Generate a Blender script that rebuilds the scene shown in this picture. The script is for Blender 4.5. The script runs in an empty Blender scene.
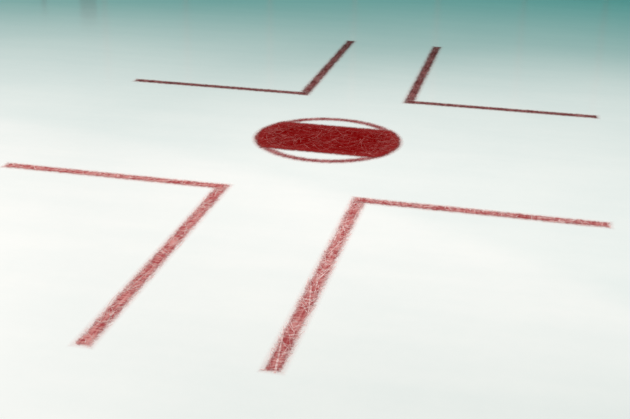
import bpy, bmesh, math, random
from mathutils import Matrix, Vector
random.seed(7)
S = bpy.context.scene
COL = S.collection
S.view_settings.view_transform = 'Standard'
S.view_settings.look = 'None'
S.view_settings.exposure = 0.0
S.view_settings.gamma = 1.0

def lin(r, g, b):
    f = lambda c: c / 12.92 if c <= .04045 else ((c + .055) / 1.055) ** 2.4
    return tuple(f(c / 255) for c in (r, g, b)) + (1,)

# ------------------------------------------------------------------ node helpers
class NT:
    def __init__(s, name):
        s.m = bpy.data.materials.new(name); s.m.use_nodes = True
        s.t = s.m.node_tree; s.t.nodes.clear()
        s.out = s.n('ShaderNodeOutputMaterial')
    def n(s, kind, **kw):
        o = s.t.nodes.new(kind)
        for k, v in kw.items(): setattr(o, k, v)
        return o
    def put(s, sock, v):
        if isinstance(v, bpy.types.NodeSocket): s.t.links.new(v, sock)
        else: sock.default_value = v
    def math(s, op, a, b=None, c=None, clamp=False):
        o = s.n('ShaderNodeMath', operation=op, use_clamp=clamp)
        for i, v in enumerate((a, b, c)):
            if v is not None: s.put(o.inputs[i], v)
        return o.outputs[0]
    def mixc(s, f, a, b):
        o = s.n('ShaderNodeMix', data_type='RGBA')
        s.put(o.inputs[0], f); s.put(o.inputs[6], a); s.put(o.inputs[7], b)
        return o.outputs[2]
    def ramp(s, v, a, b, lo=0., hi=1., smooth=True):
        o = s.n('ShaderNodeMapRange', interpolation_type='SMOOTHSTEP' if smooth else 'LINEAR', clamp=True) if smooth else s.n('ShaderNodeMapRange')
        s.put(o.inputs['Value'], v)
        for k, x in (('From Min', a), ('From Max', b), ('To Min', lo), ('To Max', hi)): s.put(o.inputs[k], x)
        return o.outputs['Result']
    def noise(s, vec, scale, detail=3, rough=.6):
        o = s.n('ShaderNodeTexNoise')
        s.put(o.inputs['Vector'], vec); s.put(o.inputs['Scale'], scale)
        s.put(o.inputs['Detail'], detail); s.put(o.inputs['Roughness'], rough)
        return o.outputs['Fac']
    def mapping(s, vec, scale=(1, 1, 1), rot=(0, 0, 0)):
        o = s.n('ShaderNodeMapping')
        s.put(o.inputs['Vector'], vec); o.inputs['Scale'].default_value = scale; o.inputs['Rotation'].default_value = rot
        return o.outputs[0]
    def xyz(s, vec):
        o = s.n('ShaderNodeSeparateXYZ'); s.put(o.inputs[0], vec); return o.outputs

SPEC = .4
def ice_material():
    N = NT('white_rink_ice')
    pos = N.n('ShaderNodeNewGeometry').outputs['Position']
    cloud = N.noise(N.mapping(pos, (1, .8, 1)), 1.6, 4, .55)
    fine = N.noise(N.mapping(pos, (1, 1, 1)), 22, 4, .65)
    swirl = N.noise(N.mapping(pos, (.5, 3.2, 1), (0, 0, .25)), 2.2, 3, .5)
    k = N.math('ADD', N.math('MULTIPLY', cloud, .5), N.math('MULTIPLY', swirl, .35))
    k = N.math('ADD', k, N.math('MULTIPLY', fine, .15))
    c = N.mixc(N.ramp(k, .3, .7), (.885, .905, .90, 1), (.945, .945, .935, 1))
    b = N.n('ShaderNodeBsdfPrincipled')
    N.put(b.inputs['Base Color'], c)
    b.inputs['Roughness'].default_value = .09
    b.inputs['IOR'].default_value = 1.31
    b.inputs['Specular IOR Level'].default_value = SPEC
    bp = N.n('ShaderNodeBump'); bp.inputs['Strength'].default_value = .06; bp.inputs['Distance'].default_value = .004
    N.put(bp.inputs['Height'], N.math('ADD', N.math('MULTIPLY', fine, .5), N.math('MULTIPLY', swirl, 2.0)))
    N.put(b.inputs['Normal'], bp.outputs[0])
    N.put(N.out.inputs[0], b.outputs[0])
    return N.m

def paint_material(name, shape, dark, light, frost, soft=.011, peak=1.0, patch=14., rim=.012, rimk=.12):
    """red line paint lying under frosted ice: ragged soft edge, lighter frosted patches.
    shape = ('rect', half width, half length) | ('ring', inner, outer) | ('band', half height, outer)"""
    N = NT(name)
    oc = N.n('ShaderNodeTexCoord').outputs['Object']
    x, y, z = N.xyz(oc)
    pos = N.n('ShaderNodeNewGeometry').outputs['Position']
    if shape[0] == 'rect':
        d = N.math('MINIMUM', N.math('SUBTRACT', shape[1], N.math('ABSOLUTE', x)),
                   N.math('SUBTRACT', shape[2], N.math('ABSOLUTE', y)))
    else:
        r = N.math('SQRT', N.math('ADD', N.math('MULTIPLY', x, x), N.math('MULTIPLY', y, y)))
        d = N.math('SUBTRACT', shape[2], r)
        if shape[0] == 'ring': d = N.math('MINIMUM', d, N.math('SUBTRACT', r, shape[1]))
        else: d = N.math('MINIMUM', d, N.math('SUBTRACT', shape[1], N.math('ABSOLUTE', y)))
    n1 = N.noise(pos, 130, 3, .7)
    n2 = N.noise(N.mapping(pos, (1, .35, 1), (0, 0, .7)), 55, 3, .6)
    jit = N.math('ADD', N.math('MULTIPLY', N.math('SUBTRACT', n1, .5), .022), N.math('MULTIPLY', N.math('SUBTRACT', n2, .5), .020))
    dd = N.math('ADD', d, jit)
    a = N.ramp(dd, -soft * .8, soft * 1.8)
    # faint pigment bleed outside the line, ends inside the mesh margin
    a = N.math('MAXIMUM', a, N.ramp(d, -.019, .004, 0., .20))
    a = N.math('MULTIPLY', a, N.ramp(d, -.0175, -.006))
    # frosting
    f1 = N.noise(pos, patch, 2, .5)
    f2 = N.noise(N.mapping(pos, (1, .16, 1), (0, 0, -.5)), 95, 3, .7)
    f3 = N.noise(N.mapping(pos, (.16, 1, 1), (0, 0, -.4)), 115, 3, .7)
    f = N.math('ADD', N.math('MULTIPLY', f1, .22), N.math('ADD', N.math('MULTIPLY', f2, .39), N.math('MULTIPLY', f3, .39)))
    f = N.ramp(f, .43, .585)
    edge = N.ramp(d, 0., rim, 1., 0.)
    f = N.math('MULTIPLY', N.math('ADD', f, N.math('MULTIPLY', edge, rimk)), frost, clamp=True)
    c = N.mixc(f, dark, light)
    bleed = tuple(.55 * light[i] + .45 * (.92, .80, .78)[i] for i in range(3)) + (1,)
    c = N.mixc(N.ramp(dd, .012, -.005), c, bleed)
    b = N.n('ShaderNodeBsdfPrincipled')
    N.put(b.inputs['Base Color'], c)
    b.inputs['Roughness'].default_value = .3; b.inputs['IOR'].default_value = 1.31
    b.inputs['Specular IOR Level'].default_value = 0.
    tr = N.n('ShaderNodeBsdfTransparent')
    mx = N.n('ShaderNodeMixShader')
    N.put(mx.inputs[0], N.math('MULTIPLY', a, peak)); N.put(mx.inputs[1], tr.outputs[0]); N.put(mx.inputs[2], b.outputs[0])
    N.put(N.out.inputs[0], mx.outputs[0])
    return N.m

def scratch_material(name, col, alpha):
    N = NT(name)
    pos = N.n('ShaderNodeNewGeometry').outputs['Position']
    n = N.noise(pos, 60, 2, .6)
    b = N.n('ShaderNodeBsdfPrincipled')
    b.inputs['Base Color'].default_value = col
    b.inputs['Roughness'].default_value = .5; b.inputs['Specular IOR Level'].default_value = 0.
    tr = N.n('ShaderNodeBsdfTransparent'); mx = N.n('ShaderNodeMixShader')
    N.put(mx.inputs[0], N.ramp(n, .3, .65, alpha * .25, alpha)); N.put(mx.inputs[1], tr.outputs[0]); N.put(mx.inputs[2], b.outputs[0])
    N.put(N.out.inputs[0], mx.outputs[0])
    return N.m

# ------------------------------------------------------------------ mesh helpers
def obj(name, bm, mats, parent=None, loc=(0, 0, 0), rotz=0):
    me = bpy.data.meshes.new(name); bm.to_mesh(me); bm.free()
    for m in mats: me.materials.append(m)
    o = bpy.data.objects.new(name, me); COL.objects.link(o)
    o.location = loc; o.rotation_euler = (0, 0, rotz)
    if parent: o.parent = parent
    return o

def scratches(bm, inside, x0, x1, y0, y1, count, lmin, lmax, wmin, wmax, z, angle=None):
    """fine skate cuts: thin curved ribbons kept inside the painted shape"""
    made = tries = 0
    while made < count and tries < count * 60:
        tries += 1
        cx, cy = random.uniform(x0, x1), random.uniform(y0, y1)
        if not inside(cx, cy): continue
        L = lmin + (lmax - lmin) * random.random() ** 2
        w = wmin + (wmax - wmin) * random.random() ** 2.5
        a = random.uniform(0, math.pi) if angle is None else random.choice(angle) + random.gauss(0, .35)
        bend = random.uniform(-1, 1) * 4.0
        n = 8; pts = []
        px, py, aa = cx, cy, a
        step = L / n
        for _ in range(n + 1):
            if not inside(px, py): break
            pts.append((px, py, aa)); px += step * math.cos(aa); py += step * math.sin(aa); aa += bend * step
        if len(pts) < 3: continue
        prev = None
        for i, (qx, qy, qa) in enumerate(pts):
            t = i / (len(pts) - 1)
            ww = w * .5 * (.35 + .65 * math.sin(math.pi * min(max(t, .06), .94)))
            nx, ny = -math.sin(qa) * ww, math.cos(qa) * ww
            cur = (bm.verts.new((qx + nx, qy + ny, z)), bm.verts.new((qx - nx, qy - ny, z)))
            if prev:
                f = bm.faces.new((prev[1], cur[1], cur[0], prev[0])); f.material_index = 1
                f.normal_update()
            prev = cur
        made += 1

MARGIN = .017
def stroke_bm(hw, hl, count, wscale=1., angle=None, extra=()):
    """one painted stroke, x across and y along, with its skate cuts"""
    bm = bmesh.new()
    nx, ny = 6, max(8, int(hl * 2 / .04))
    X = [-(hw + MARGIN) + 2 * (hw + MARGIN) * i / nx for i in range(nx + 1)]
    Y = [-(hl + MARGIN) + 2 * (hl + MARGIN) * j / ny for j in range(ny + 1)]
    g = [[bm.verts.new((x, y, 0)) for x in X] for y in Y]
    for j in range(ny):
        for i in range(nx): bm.faces.new((g[j][i], g[j][i + 1], g[j + 1][i + 1], g[j + 1][i]))
    ins = lambda x, y: abs(x) < hw + .006 and abs(y) < hl + .004
    scratches(bm, ins, -hw, hw, -hl, hl, count, .015, .09, .0008 * wscale, .0030 * wscale, .0003, angle)
    scratches(bm, ins, -hw, hw, -hl, hl, int(count * .28), .04, .16, .0028 * wscale, .0052 * wscale, .00035, angle)
    for (xa, ya, xb, yb, w) in extra:          # single long cuts seen in the photograph
        a = math.atan2(yb - ya, xb - xa); nxx, nyy = -math.sin(a) * w / 2, math.cos(a) * w / 2
        v = [bm.verts.new(p) for p in ((xa - nxx, ya - nyy, .0004), (xb - nxx * .5, yb - nyy * .5, .0004), (xb + nxx * .5, yb + nyy * .5, .0004), (xa + nxx, ya + nyy, .0004))]
        bm.faces.new(v).material_index = 1
    return bm

# ------------------------------------------------------------------ the setting: the ice sheet
bm = bmesh.new()
bmesh.ops.create_cube(bm, size=1)
bmesh.ops.scale(bm, vec=(26, 24, .04), verts=bm.verts)
floor = obj('floor', bm, [ice_material()], loc=(0, -1, -.02))
floor['kind'] = 'structure'

def plain(name, col, rough=.5):
    N = NT(name); b = N.n('ShaderNodeBsdfPrincipled')
    pos = N.n('ShaderNodeNewGeometry').outputs['Position']
    N.put(b.inputs['Base Color'], N.mixc(N.noise(pos, 3, 2), tuple(c * .9 for c in col[:3]) + (1,), col))
    b.inputs['Roughness'].default_value = rough
    N.put(N.out.inputs[0], b.outputs[0])
    return N.m
# the rink's far boards, beyond the frame: seen only as soft streaks mirrored in the ice
WY = 10.85
def board_box(name, m, x, z0, z1, wx, wy, parent=None, y=WY):
    b = bmesh.new(); bmesh.ops.create_cube(b, size=1)
    bmesh.ops.scale(b, vec=(wx, wy, z1 - z0), verts=b.verts)
    bmesh.ops.bevel(b, geom=b.edges[:], offset=.008, segments=2, affect='EDGES')
    o = obj(name, b, [m], parent, (x, y, (z0 + z1) / 2))
    return o
wall = board_box('wall_back', plain('teal_board', (.10, .42, .38, 1)), -2, 0, 1.2, 22, .10)
wall['kind'] = 'structure'
st = plain('pale_post', (.55, .55, .53, 1)); dk = plain('dark_post', (.03, .12, .11, 1))
for i, px in enumerate((-5.82, -4.48, -3.15, -1.86, -.64, .58, 1.70)):
    o = board_box('trim_%d' % (i + 1), st, px, 1.2, 3.0, .07, .06); o['kind'] = 'structure'
for i, (px, zt, wx) in enumerate(((-6.84, 1.9, .06), (-6.09, 2.0, .26))):
    o = board_box('trim_%d' % (i + 8), dk, px, 1.2, zt, wx, .06); o['kind'] = 'structure'

# ------------------------------------------------------------------ L-shaped face-off marks
W = .0508
GX, GY = .2262, .6256        # from the spot's centre to the near edges of the strokes
LX, LY = .886, 1.2206        # stroke lengths
def ell(sx, sy, label, dark, light, frost, n_long, n_short, scr, salpha, wscale, extra=(), soft=.011):
    root = bpy.data.objects.new('faceoff_corner_mark', None); COL.objects.link(root)
    root.location = (sx * GX, sy * GY, .0006)
    root.empty_display_size = .1
    root['label'] = label; root['category'] = 'ice marking'; root['group'] = 'L-shaped corner marks around the face-off spot'
    sm = scratch_material('skate_cut_white', scr, salpha)
    pm = paint_material('red_line_paint', ('rect', W / 2, LY / 2), dark, light, frost, soft)
    obj('long_stroke', stroke_bm(W / 2, LY / 2, n_long, wscale, None, extra), [pm, sm], root,
        (sx * W / 2, sy * LY / 2, 0))
    ls = LX - W * .25
    pm2 = paint_material('red_line_paint', ('rect', W / 2, ls / 2), dark, light, frost, soft)
    obj('short_stroke', stroke_bm(W / 2, ls / 2, n_short, wscale), [pm2, sm], root,
        (sx * (W * .25 + ls / 2), sy * W / 2, .0008), math.pi / 2)
    return root

FAR_D, FAR_L = (.135, .028, .029, 1), (.36, .14, .135, 1)
NEAR_D, NEAR_L = (.36, .060, .064, 1), (.66, .29, .275, 1)
ell(-1, 1, 'thin dark maroon L-shaped line on the ice, behind the red spot, on the left', FAR_D, FAR_L, .8, 150, 90, (.62, .36, .35, 1), .65, .8)
ell(1, 1, 'thin dark maroon L-shaped line on the ice, behind the red spot, on the right', FAR_D, FAR_L, .8, 150, 90, (.62, .36, .35, 1), .65, .8)
ell(-1, -1, 'wide pale red scratched L-shaped line on the ice, nearest the left edge', NEAR_D, NEAR_L, .88, 330, 180, (.86, .60, .57, 1), .85, .8)
ell(1, -1, 'wide pale red scratched L-shaped line on the ice, in front of the spot, right', NEAR_D, NEAR_L, .86, 300, 180, (.90, .60, .58, 1), .9, 1.0,
    extra=((.009, -LY / 2 - .004, -.021, -LY / 2 + .20, .0062), (-.012, -.12, .020, -.30, .0045), (.015, .24, -.012, .10, .0045), (-.016, .36, .02, .42, .0045)))

# ------------------------------------------------------------------ face-off spot
R, RIN, B = .3048, .257, .190
spot = bpy.data.objects.new('faceoff_spot', None); COL.objects.link(spot)
spot.location = (0, 0, .0006); spot.empty_display_size = .1
spot['label'] = 'round dark red face-off spot with a thin ring around a wide centre band'
spot['category'] = 'ice marking'
sm = scratch_material('skate_cut_pink', (.52, .15, .14, 1), .75)
BAND_D, BAND_L = (.175, .0005, .0006, 1), (.27, .022, .022, 1)

bm = bmesh.new()                       # ring
rs = [RIN - MARGIN + (R - RIN + 2 * MARGIN) * i / 5 for i in range(6)]
n = 128
g = [[bm.verts.new((r * math.cos(2 * math.pi * k / n), r * math.sin(2 * math.pi * k / n), 0)) for k in range(n)] for r in rs]
for i in range(5):
    for k in range(n): bm.faces.new((g[i][k], g[i + 1][k], g[i + 1][(k + 1) % n], g[i][(k + 1) % n]))
scratches(bm, lambda x, y: RIN < math.hypot(x, y) < R + .004, -R, R, -R, R, 170, .02, .12, .0008, .003, .0003)
obj('outer_ring', bm, [paint_material('red_spot_ring_paint', ('ring', RIN, R), (.25, .03, .035, 1), (.50, .20, .20, 1), .9, .015, .9), sm], spot, (0, 0, 0))

bm = bmesh.new()                       # centre band between two chords, reaching the ring's rim
n = 64; rows = []
RB = R + MARGIN
for j in range(15):
    y = (B + MARGIN) * (-1 + 2 * j / 14)
    hx = math.sqrt(RB * RB - y * y)
    rows.append([bm.verts.new((hx * (-1 + 2 * i / n), y, 0)) for i in range(n + 1)])
for j in range(14):
    for i in range(n): bm.faces.new((rows[j][i], rows[j][i + 1], rows[j + 1][i + 1], rows[j + 1][i]))
inb = lambda x, y: abs(y) < B and math.hypot(x, y) < R
scratches(bm, inb, -R, R, -B, B, 260, .03, .22, .0007, .0035, .0003)
scratches(bm, lambda x, y: inb(x, y) and math.hypot(x, y) > .20, -R, R, -B, B, 150, .03, .16, .001, .0045, .0003)
scratches(bm, inb, -R, R, -B, B, 60, .008, .02, .004, .007, .00035)
obj('centre_band', bm, [paint_material('red_spot_band_paint', ('band', B, R), BAND_D, BAND_L, .5, .013, rim=.085, rimk=1.2), sm], spot, (0, 0, .0008))

# ------------------------------------------------------------------ light
w = bpy.data.worlds.new('World'); S.world = w; w.use_nodes = True
bg = w.node_tree.nodes['Background']
bg.inputs[0].default_value = (.055, .29, .27, 1); bg.inputs[1].default_value = 1.0

def spotlight(name, loc, target, half, blend, power, col, size=.05):
    l = bpy.data.lights.new(name, 'SPOT'); l.energy = power; l.color = col
    l.spot_size = 2 * half; l.spot_blend = blend; l.shadow_soft_size = size
    o = bpy.data.objects.new(name, l); COL.objects.link(o); o.location = loc
    o.rotation_euler = (Vector(target) - Vector(loc)).to_track_quat('-Z', 'Y').to_euler()
    return o
H = 9.
K = 4125
for (lx, ly, rad, pw) in ((-3.738, -1.355, 5.089, .44), (.434, -1.582, 6.399, .536), (1.174, -.014, 2.206, .207)):
    spotlight('arena_lamp', (lx, ly, H), (lx, ly, 0), math.atan(rad / H), 1.0, pw * 1.025 * K, (1, .772, .765), .1)
rad = 5.0
HP = 20.
spotlight('pool_edge_fill', (-2.016, -5.002, HP), (-2.016, -5.002, 0), math.atan(rad / HP), .07, .064 * K * (HP / H) ** 2, (1, .60, .57), .02)  # added spot, its cone rim makes the brightness edge across the ice
spotlight('board_fill', (-2, 7.0, 7), (-2, 10.85, 2.2), math.radians(50), .3, 500, (1, .95, .9), .3)  # added fill, brightens the posts so they mirror in the ice

# ------------------------------------------------------------------ camera
cx, cy, h, yaw, pitch, roll, lf = 0.8066216, -3.9487157, 1.3130281, -0.21297676, 0.38444516, 0.02132463, 6.92479463
f_ = Vector((math.sin(yaw) * math.cos(pitch), math.cos(yaw) * math.cos(pitch), -math.sin(pitch)))
r = Vector((math.cos(yaw), -math.sin(yaw), 0)); u = r.cross(f_)
r2 = r * math.cos(roll) + u * math.sin(roll); u2 = -r * math.sin(roll) + u * math.cos(roll)
M = Matrix((r2, u2, -f_)).transposed().to_4x4(); M.translation = (cx, cy, h)
cd = bpy.data.cameras.new('camera'); cam = bpy.data.objects.new('camera', cd); COL.objects.link(cam)
cam.matrix_world = M
cd.sensor_fit = 'HORIZONTAL'; cd.sensor_width = 36; cd.lens = math.exp(lf) * 36 / 630
S.camera = cam
